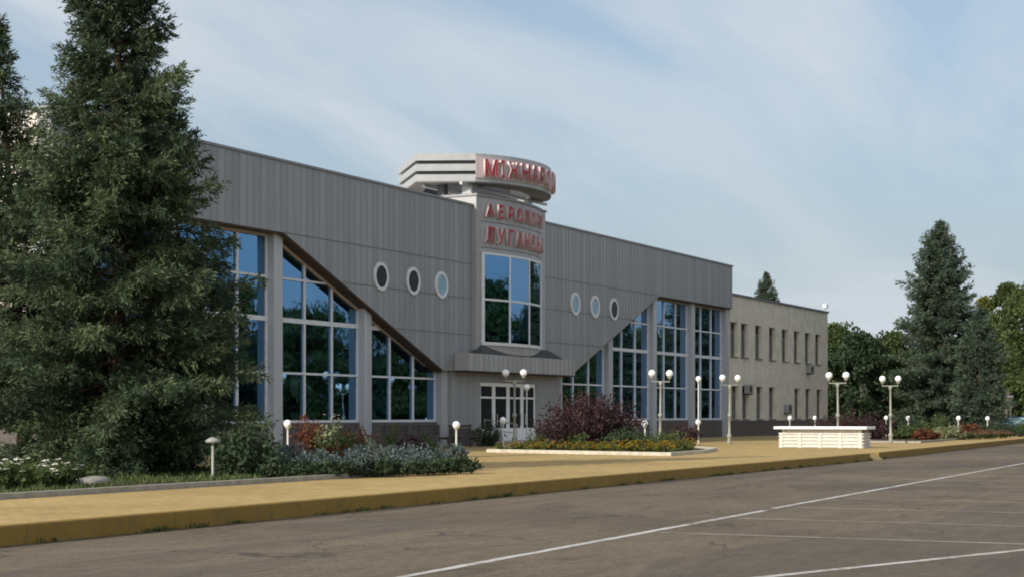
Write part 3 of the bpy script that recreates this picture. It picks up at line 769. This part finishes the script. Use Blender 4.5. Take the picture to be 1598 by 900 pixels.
# ------------------------------------------------------------------ lamps
def globe_prof(r,n=10): return [(max(r*math.sin(math.pi*i/n),.004),r-r*math.cos(math.pi*i/n)) for i in range(n+1)]
def make_double(label,loc):
    t=thing('street_lamp',label,'street lamp',loc,0,'twin globe lamps on the forecourt')
    mb=MB(); mb.lathe([(.11,0),(.11,.05),(.085,.30),(.12,.36),(.12,.42),(.06,.5),(.048,1.25),(.085,1.28),(.095,1.34),(.085,1.40),(.046,1.43),(.042,2.55),(.07,2.6),(.09,2.68),(.05,2.76)],n=14); mb.build('pole',M['pole'],t,True)
    # the arm stands across the view line in the photo: along world -y/+x
    d=Vector((S,-Cc,0)); ar=.37
    mb=MB(); mb.tube([tuple(-d*ar+Vector((0,0,2.86))),tuple(-d*ar+Vector((0,0,2.74))),tuple(d*ar+Vector((0,0,2.74))),tuple(d*ar+Vector((0,0,2.86)))],.028,8); mb.build('arm',M['pole'],t)
    for sg in (-1,1):
        g=MB(); c=d*ar*sg; g.lathe(globe_prof(.152),(c.x,c.y,2.93),18); go=g.build('globe',M['globe'],t,True)
        g=MB(); g.lathe([(.05,0),(.085,.04),(.09,.09)],(c.x,c.y,2.855),12); g.build('holder',M['pole'],go)
    return t
dl=[(803,69.5,'twin globe lamp in front of the entrance doors'),(1030,70.5,'twin globe lamp standing behind the island flower bed'),(1138,79,'twin globe lamp at the terminal corner where the annex begins'),(1308,74,'twin globe lamp right behind the white ribbed counter'),(1390,81,'twin globe lamp nearest the tall fir, right of the white counter')]
first=None
for px,Z,lb in dl:
    x,y=ground(px,Z)
    if first is None: first=make_double(lb,(x,y,PV))
    else:
        q=dup(first,None,(x,y,PV),rng.uniform(-.2,.2),None,lb); q.rotation_euler[0]=rng.uniform(-.012,.012); q.rotation_euler[1]=rng.uniform(-.012,.012)
def make_low(name,label,loc,h=1.0,group='low globe lamps'):
    t=thing(name,label,'lamp',loc,0,group)
    mb=MB(); mb.lathe([(.07,0),(.05,.06),(.034,.1),(.032,h-.13)],n=10); mb.build('pole',M['whitepole'],t,True)
    g=MB(); g.lathe(globe_prof(.135),(0,0,h-.12),16); go=g.build('globe',M['globe'],t,True)
    g=MB(); g.lathe([(.04,0),(.075,.05),(.08,.075)],(0,0,h-.17),10); g.build('holder',M['whitepole'],go)
    return t
lows=[(449,55,1.05,'low globe lamp among the flowers below the second glazed bay'),(712,58,1.0,'low globe lamp between the left bed and the entrance'),(786,68,1.12,'low globe lamp at the left end of the island bed'),
 (1007,66,1.0,'low globe lamp in the island bed right of the purple shrub'),(1090,80,1.0,'low globe lamp on the paving right of the island bed'),(1232,98,1.15,'low globe lamp behind the left half of the white counter'),(1272,100,1.15,'low globe lamp behind the middle of the white counter'),
 (1383,104,1.15,'low globe lamp just left of the last twin lamp'),(1418,102,1.15,'low globe lamp in front of the tall fir'),(1495,96,1.15,'low globe lamp in the far bed right of the tall fir'),(1541,104,1.12,'rightmost low globe lamp, in front of the cream kiosk')]
first=None
for px,Z,h,lb in lows:
    x,y=ground(px,Z)
    if first is None: first=make_low('garden_lamp',lb,(x,y,PV),1.05)
    else:
        q=dup(first,None,(x,y,PV),rng.uniform(0,6),(1,1,h/1.05),lb); q.rotation_euler[0]=rng.uniform(-.03,.03); q.rotation_euler[1]=rng.uniform(-.03,.03)
x,y=ground(1090,78); make_low('tall_lamp','tall single globe lamp before the rightmost glazed bay',(x,y,PV),3.0,None)
x,y=ground(822,74); make_low('tall_lamp','tall single globe lamp beside the right entrance door',(x,y,PV),2.55,None)
x,y=ground(332,33.9)
t=thing('path_light','short post light with a flat mushroom cap under the big spruce','lamp',(x,y,PV))
mb=MB(); mb.lathe([(.05,0),(.028,.05),(.026,.80)],n=10); mb.build('post',M['pole'],t,True)
mb=MB(); mb.lathe([(.02,0),(.14,.02),(.15,.06),(.08,.11),(.01,.13)],(0,0,.78),16); mb.build('cap',M['pole'],t,True)

# ------------------------------------------------------------------ white counter
t=thing('stone_counter','long white ribbed counter with an overhanging slab top near the kerb','counter',(68.0,18.25,PV))
mb=MB(); mb.box(0,1.1,.02,3.55,0,.60); mb.build('body',M['whitestone'],t,bevel=.015)
mb=MB()
for z in (.02,.16,.30,.44,.56): mb.box(-.045,-.003,.0,3.57,z,z+.055)
for z in (.02,.16,.30,.44,.56): mb.box(-.045,1.14,-.03,.017,z,z+.055)
for y in (.05,.9,1.75,2.6,3.4): mb.box(-.055,-.002,y,y+.12,0,.62)
mb.build('ribs',M['whitestone'],t)
mb=MB()
for y in (.1,3.3):
    for x in (.08,.9): mb.box(x,x+.12,y,y+.16,.60,.765)
mb.box(.12,.98,.27,3.29,.60,.762)
mb.build('slab_supports',M['whitestone'],t)
mb=MB(); mb.box(-.18,1.25,-.18,3.75,.768,.88); mb.build('slab_top',M['white'],t,bevel=.02)

# ------------------------------------------------------------------ flower beds
def bed(name,pts,kmat,h=.10,wd=.13,z=PV):
    # soil sheet and edging stones
    sheet(name,pts,z+.05,M['soil'])
    n=len(pts); ce=Vector((sum(p[0] for p in pts)/n,sum(p[1] for p in pts)/n))
    mb=MB(); outer=[]
    for i in range(n):
        a,b,c=Vector(pts[i-1]),Vector(pts[i]),Vector(pts[(i+1)%n])
        n1=Vector(((b-a).y,-(b-a).x)).normalized(); n2=Vector(((c-b).y,-(c-b).x)).normalized(); m=(n1+n2)
        outer.append(tuple(b+m*(wd/max(m.dot(n1),.4))))
    mb.ribbon([tuple(p) for p in pts],outer,z-.02,z+h,closed=True)
    structure(mb.build(name+'_edging',kmat,None,False,.012))
bed('flower_bed',[(-6,19.55),(34.2,19.55),(35.6,20.0),(36.1,21.0),(35.6,22.3),(31.5,24.6),(30,28.5),(-6,30.5)],M['stonekerb'])
bed('island_bed',[(52.4,20.6),(56.6,21.0),(60.6,22.0),(64,24.2),(64,28.6),(54.6,28.4)],M['whitekerb'],.12)
bed('far_bed',[(82,19.3),(133,21.8),(133,31.5),(96,29),(82,22.5)],M['stonekerb'])

# spruces
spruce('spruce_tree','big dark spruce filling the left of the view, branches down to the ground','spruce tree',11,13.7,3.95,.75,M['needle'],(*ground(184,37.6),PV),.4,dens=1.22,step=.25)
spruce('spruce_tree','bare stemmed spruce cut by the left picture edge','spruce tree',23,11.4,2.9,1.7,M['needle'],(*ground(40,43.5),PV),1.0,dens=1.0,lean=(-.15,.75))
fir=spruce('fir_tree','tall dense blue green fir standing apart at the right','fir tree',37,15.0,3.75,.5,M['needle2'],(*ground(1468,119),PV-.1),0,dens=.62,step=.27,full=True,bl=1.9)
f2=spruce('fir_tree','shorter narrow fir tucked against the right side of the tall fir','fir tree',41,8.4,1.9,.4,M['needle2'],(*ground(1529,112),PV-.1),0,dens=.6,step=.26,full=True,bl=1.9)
dup(fir,None,(*ground(1196,186),PV),1.3,(.8,.8,1.13),'small distant spruce tip showing above the annex roof')
# broadleaf trees far right
tr=[(1306,150,9.6,3.4,'leaf','leafy green tree right beside the annex end wall',51),(1344,146,8.6,3.4,'leafd','dark low crowned tree between annex and tall fir',52),(1385,150,9.0,3.2,'leaf','green broadleaf tree just left of the tall fir',53),
    (1541,160,12.6,2.3,'leafy','yellowing tree peeping out right of the firs',54),(1575,150,13.6,3.6,'leaf','tall green broadleaf tree near the right edge, above the kiosk',55),(1622,142,12.8,3.6,'leaf','green broadleaf tree cut by the right picture edge',56),(1420,168,8.5,3.4,'leafd','dark tree half hidden behind the left side of the tall fir',57)]
trees=[]
for px,Z,H,W,mt,lb,sd_ in tr:
    trees.append(decid('broadleaf_tree',lb,'tree',sd_,H,W,.6,M[mt],(*ground(px,Z),0),n=64,leaf=.30,per=210,group='broadleaf trees beyond the far bed'))
# a far wood closing the horizon on the right
rs=np.random.RandomState(3); L=Leaves()
for i in range(150):
    px=rs.uniform(1180,1760); Z=rs.uniform(205,240); x,y=ground(px,Z); h=rs.uniform(2.5,8)
    for z in np.arange(.6,h,1.7): leafball(L,rs,(x,y,z),1.7,60,.75,rs.uniform(.2,.6))
stuff(link('far_wood',L.mesh('far_wood',M['leafd'])),'dark mass of far trees closing the view at the right','trees')
rs=np.random.RandomState(4); L=Leaves()
for i in range(120):
    x=80+i*1.9; y=-30+rs.uniform(-3,3); h=rs.uniform(5.5,10)
    for z in np.arange(.6,h,1.7): leafball(L,rs,(x,y,z),1.8,70,.7,rs.uniform(.2,.6))
stuff(link('tree_belt',L.mesh('tree_belt',M['leafd'])),'dark belt of trees beyond the car park, mirrored in the glass','trees')
# trees across the car park: out of frame, mirrored by the glass
cat_lb='tree on the far side of the car park, mirrored in the terminal glass'
k=0
for x in np.arange(88,285,6.8):
    k+=1; y=-16-6*rng.random(); s=rng.uniform(.66,1.06)
    if k%3==0: dup(fir,None,(x,y,0),rng.uniform(0,6),s*1.02,cat_lb,'trees across the car park')
    else:
        b=trees[[0,4,2,5][k%4]]; hs=rng.uniform(.95,1.12)*(12.5/b.children[0].dimensions.z if False else 1)
        dup(b,None,(x,y,0),rng.uniform(0,6),(1.35,1.35,hs*(1.35 if b in (trees[0],trees[2]) else 1.0)),cat_lb,'trees across the car park')

# ---- planting, left bed
def G(px,Z): x,y=ground(px,Z); return (x,y,PV+.05)
shrub('yew_shrub','rounded very dark green shrub right of the big spruce','shrub',61,.78,1.1,2400,.11,M['leafd'],G(385,35.6))
shrub('yew_shrub','low dark shrub in the shade beneath the big spruce','shrub',62,1.0,.9,2000,.11,M['leafd'],G(255,37.5))
shrub('red_shrub','red brown shrub behind the silver plants of the left bed','shrub',63,.62,1.15,1100,.10,M['redleaf'],G(481,46))
shrub('pale_shrub','pale cream flowering shrub behind the silver plants','shrub',64,.6,1.25,1000,.10,M['lime'],G(515,46),(M['wpetal'],30,.06))
shrub('brown_shrub','bronze green shrub between the cream shrub and the dark red shrub','shrub',65,.6,1.15,900,.10,M['redleaf'],G(560,45))
shrub('green_shrub','mid green leafy shrub in the middle of the left bed','shrub',70,.7,.95,1100,.10,M['leaf'],G(540,42.5))
shrub('purple_shrub','dark red barberry near the tip of the left bed','shrub',66,.55,.95,1000,.09,M['purple'],G(640,43.5))
sil=None
for i,(px,Z) in enumerate(((432,37.5),(462,38.5),(490,37.2),(515,38.4),(545,38),(570,39.2),(598,38.4),(625,39.6),(652,39.6),(678,41),(702,41),(716,42),(560,36.6),(610,37.4),(655,38.2),(690,39.4),(470,36.2),(510,36.2))):
    lb='silver grey leaved bedding plant with white flower dots in the left bed'; gp='silver plants in the left bed'
    loc=G(px,Z)
    if sil is None: sil=shrub('silver_plant',lb,'plant',71,.5,.5,700,.085,M['silver'],loc,(M['wpetal'],12,.035),spiky=.6,group=gp)
    else: dup(sil,None,loc,rng.uniform(0,6),(lambda k:(k,k,k*1.05))(rng.uniform(.75,1.1)),lb,gp)
for i,(px,Z,mt,h,fl) in enumerate(((447,40.2,'lime',.75,None),(533,40.4,'redleaf',.8,None),(585,41.5,'lime',.8,None),(668,42.6,'leaf',.75,None),(608,43,'leaf',.95,None))):
    shrub('bedding_plant',('pale yellow green plant at the left end of the silver plants','rusty leaved plant poking out of the silver plants','pale green plant right of the bronze shrub','small green plant near the tip of the left bed','upright green plant behind the middle silver plants')[i],'plant',140+i,.34,h,380,.09,M[mt],G(px,Z),spiky=.5)
dg=None
for i in range(24):
    px=420+i*13.2; Z=34.7+i*.17+rng.uniform(-.2,.3); loc=G(px,Z); lb='low dark green edging plant at the front of the left bed'; gp='edging plants in the left bed'
    if dg is None: dg=shrub('edging_plant',lb,'plant',75,.36,.30,420,.07,M['leafd'],loc,group=gp)
    else: dup(dg,None,loc,rng.uniform(0,6),rng.uniform(.75,1.25),lb,gp)
ho=None
for i,(px,Z) in enumerate(((5,30.5),(22,29.6),(45,30.6),(62,29.4),(78,31),(92,30),(35,32.5),(70,33),(100,33),(120,32.4),(14,33.4))):
    lb='leafy plant with cream white blooms at the left edge of the bed'; gp='white flowering plants at the left'
    if ho is None: ho=shrub('white_flower_plant',lb,'plant',77,.42,.5,420,.12,M['leaf'],G(px,Z),(M['wpetal'],9,.075),group=gp)
    else: dup(ho,None,G(px,Z),rng.uniform(0,6),rng.uniform(.75,1.15),lb,gp)
L=Leaves(); rs=np.random.RandomState(9); n=16000
bxs=rs.uniform(12,35.5,n); bys=19.7+rs.uniform(0,1,n)**1.6*6
keep=(np.sin(bxs*1.7)+np.sin(bys*2.3+bxs*.6)>-.5)&(bys<22.2+np.clip(33-bxs,0,8)); bxs,bys=bxs[keep],bys[keep]; n=len(bxs)
dd=unit(np.stack([rs.normal(0,.5,n),rs.normal(0,.5,n),np.full(n,.9)],1))
L.quads(np.stack([bxs,bys,np.full(n,PV+.05)],1),dd,perp(dd,rs),rs.uniform(.05,.16,n),rs.uniform(.015,.04,n),rs.uniform(.2,1,n))
stuff(link('ground_cover',L.mesh('ground_cover',M['leaf'])),'short green grass and weeds covering the left bed','grass')
# stones in the left bed
for i,(px,Z,lb) in enumerate(((100,30.6,'flat pale stone lying in the left bed, left one'),(138,31.2,'flat pale stone lying in the bed just before the spruce'))):
    mb=MB(); mb.lathe([(.30,0),(.36,.05),(.30,.12),(.10,.16)],n=9); mb.v=[(x*(1.5+.2*i),y*.8+.05*math.sin(x*9),z+.03*math.sin(5*x)) for x,y,z in mb.v]
    o=mb.build('stone',M['stonekerb'],None,True); o.location=G(px,Z); tag(o,lb,'stone')
# ---- island bed
shrub('purple_shrub','large loose purple leaved shrub in the island bed before the glazed bays','shrub',81,1.85,2.05,10500,.115,M['purple'],G(918,62.5),spiky=.25)
shrub('purple_shrub','smaller purple shrub behind the right end of the island bed','shrub',82,1.0,1.0,1300,.10,M['purple'],G(1062,74))
shrub('green_shrub','blue green shrub just right of the large purple shrub','shrub',83,.95,.95,1700,.10,M['leafd'],G(978,60.5))
shrub('green_shrub','bushy green plant at the right end of the island bed','shrub',84,1.1,.8,1700,.09,M['leaf'],G(1043,60.5))
shrub('green_shrub','small green shrub at the left end of the island bed','shrub',85,.5,.65,600,.08,M['leaf'],G(840,62.5))
mg=None
pts=[]
for i in range(15): pts.append((52.75+.1*rng.random()+i*.13,20.95+i*.5))
for i in range(12): pts.append((53.2+i*.62,21.05+i*.14+rng.uniform(0,.2)))
for i in range(14): pts.append((53.4+i*.12+rng.uniform(0,.6),21.4+i*.5))
for i,(x,y) in enumerate(pts):
    lb='low clump of orange and yellow flowers edging the island bed'; gp='marigold clumps of the island bed'
    if mg is None: mg=shrub('marigold_clump',lb,'flowers',86,.34,.34,330,.06,M['leaf'],(x,y,PV+.05),(M['ypetal'],34,.042),group=gp)
    else: dup(mg,None,(x,y,PV+.05),rng.uniform(0,6),rng.uniform(.8,1.25),lb,gp)
lg=None
for i in range(16):
    x=54.8+rng.random()*7.5; y=23.0+rng.random()*4.8; lb='leafy green filler plant inside the island bed'; gp='filler plants of the island bed'
    if lg is None: lg=shrub('filler_plant',lb,'plant',87,.45,.5,450,.08,M['leaf'],(x,y,PV+.05),group=gp)
    else: dup(lg,None,(x,y,PV+.05),rng.uniform(0,6),rng.uniform(.8,1.3),lb,gp)
# ---- far bed and the annex shrubs
pr=[(1292,96,1.2,1.3,'purple shrub at the foot of the annex behind the white counter, left'),(1325,94,1.45,1.6,'tall purple shrub behind the twin lamp at the white counter'),(1358,93,1.35,1.45,'purple shrub between the two rightmost twin lamps')]
for i,(px,Z,r,h,lb) in enumerate(pr): shrub('purple_shrub',lb,'shrub',91+i,r,h,2200,.12,M['purple'],(*ground(px,Z),PV))
fb=[(1405,93,.9,.7,'leaf','low green shrub at the left tip of the far bed'),(1436,96,1.3,1.2,'leafd','dark green shrub at the foot of the tall fir'),(1462,94,1.1,1.3,'leaf','bright green shrub before the middle of the tall fir'),(1480,92,.8,.7,'lime','pale green plant in the far bed right of the bright shrub'),
    (1445,90,.7,.6,'redleaf','rusty red plant in the far bed before the tall fir'),(1510,97,1.0,.8,'redleaf','rusty red shrub right of the far bed lamp'),(1528,100,1.1,.8,'leafd','dark shrub before the narrow fir'),(1568,104,1.2,.8,'leafd','dark green low shrub below the kiosk'),(1595,106,1.3,1.0,'leaf','green shrub at the right picture edge')]
for i,(px,Z,r,h,mt,lb) in enumerate(fb): shrub('far_shrub',lb,'shrub',101+i,r,h,1300,.13,M[mt],(*ground(px,Z),PV+.05))
pk=None
for i in range(9):
    px=1505+i*8+rng.uniform(-2,2); loc=G(px,92+i*.8); lb='pink flower clump along the front of the far bed'; gp='pink flower clumps of the far bed'
    if pk is None: pk=shrub('pink_flower_clump',lb,'flowers',115,.5,.45,350,.09,M['leaf'],loc,(M['pinkpetal'],40,.07),group=gp)
    else: dup(pk,None,loc,rng.uniform(0,6),rng.uniform(.8,1.2),lb,gp)
# dark shrub and benches near the entrance
shrub('box_shrub','dark clipped shrub left of the entrance steps','shrub',120,.8,1.05,1800,.09,M['leafd'],(XC-4.6,33.9,PV))
def bench(label,loc):
    t=thing('bench',label,'bench',loc,0,'benches below the glazed bays')
    mb=MB()
    for i in range(4): mb.box(-.95,.95,-.22+i*.12,-.12+i*.12,.42,.46)
    mb.build('seat',M['bench'],t)
    mb=MB()
    for i in range(3): mb.box(-.95,.95,.29+i*.02,.33+i*.02,.55+i*.14,.66+i*.14)
    mb.build('backrest',M['bench'],t)
    for x in (-.8,.8):
        mb=MB(); mb.box(x-.03,x+.03,-.2,-.14,0,.42); mb.box(x-.03,x+.03,.24,.285,0,.96); mb.box(x-.03,x+.03,-.138,.24,.36,.418); mb.build('leg',M['ringdark'],t)
    return t
b0=bench('dark slatted bench nearest the entrance, below the third glazed bay',(XC-6.9,33.6,PV))
dup(b0,None,(XC-9.6,33.6,PV),.03,None,'dark slatted bench left of the one nearest the entrance')
dup(b0,None,(XC-12.4,33.5,PV),-.02,None,'leftmost dark slatted bench, half hidden by the bed shrubs')
# ---- kiosk and car far right
t=thing('kiosk','small cream kiosk with a white flat awning among the far trees','kiosk',(*ground(1553,124),0),TH)
mb=MB(); mb.box(0,2.6,-.9,.9,0,2.3); mb.build('wall',M['kiosk'],t)
mb=MB(); mb.box(-.6,2.9,-1.15,1.15,2.9,3.02); mb.build('awning',M['white'],t)
mb=MB()
for y in (-1.0,1.0):
    for x in (-.45,2.7): mb.tube([(x,y,0),(x,y,2.9)],.05,6)
mb.build('posts',M['whitepole'],t)
mb=MB(); mb.box(-.03,-.003,-.6,.6,1.1,1.9); mb.build('hatch',M['whitestone'],t)
t=thing('parked_car','dark blue car parked beside the kiosk behind the far bed','car',(*ground(1577,121),0),TH+R(70))
def carprof(w0,w1,pts,mb):
    n=len(pts); mb.prism_y(pts,w0,w1)
mb=MB(); carprof(-.82,.82,[(-2.05,.35),(2.05,.35),(2.1,.62),(1.95,.82),(.95,.93),(-1.5,.98),(-2.05,.9),(-2.12,.6)],mb); mb.build('body',M['carblue'],t,bevel=.06)
mb=MB(); carprof(-.70,.70,[(-1.5,.985),(.95,.935),(.3,1.40),(-1.0,1.43)],mb); mb.build('cabin',M['skyglass'],t,bevel=.05)
mb=MB(); carprof(-.66,.66,[(-1.0,1.435),(.3,1.405),(.25,1.46),(-.95,1.49)],mb); mb.build('roof',M['carblue'],t,bevel=.02)
for x in (-1.3,1.3):
    for y in (-.78,.6):
        mb=MB(); mb.lathe([(.2,0),(.31,.02),(.31,.16),(.2,.18)],n=18); mb.v=[(x+a,y+c,.31+b) for a,b,c in mb.v]; wv=mb.build('wheel',M['tyre'],t,True)
        mb=MB(); mb.lathe([(.19,0),(.17,.012)],n=14); mb.v=[(x+a,(y-.014-c) if y<0 else y+.181+c,.31+b) for a,b,c in mb.v]; mb.build('rim',M['ringmetal'],wv)
for y in (-.6,.6):
    mb=MB(); mb.box(2.07,2.12,y-.16,y+.16,.62,.76); mb.build('headlight',M['globe'],t)
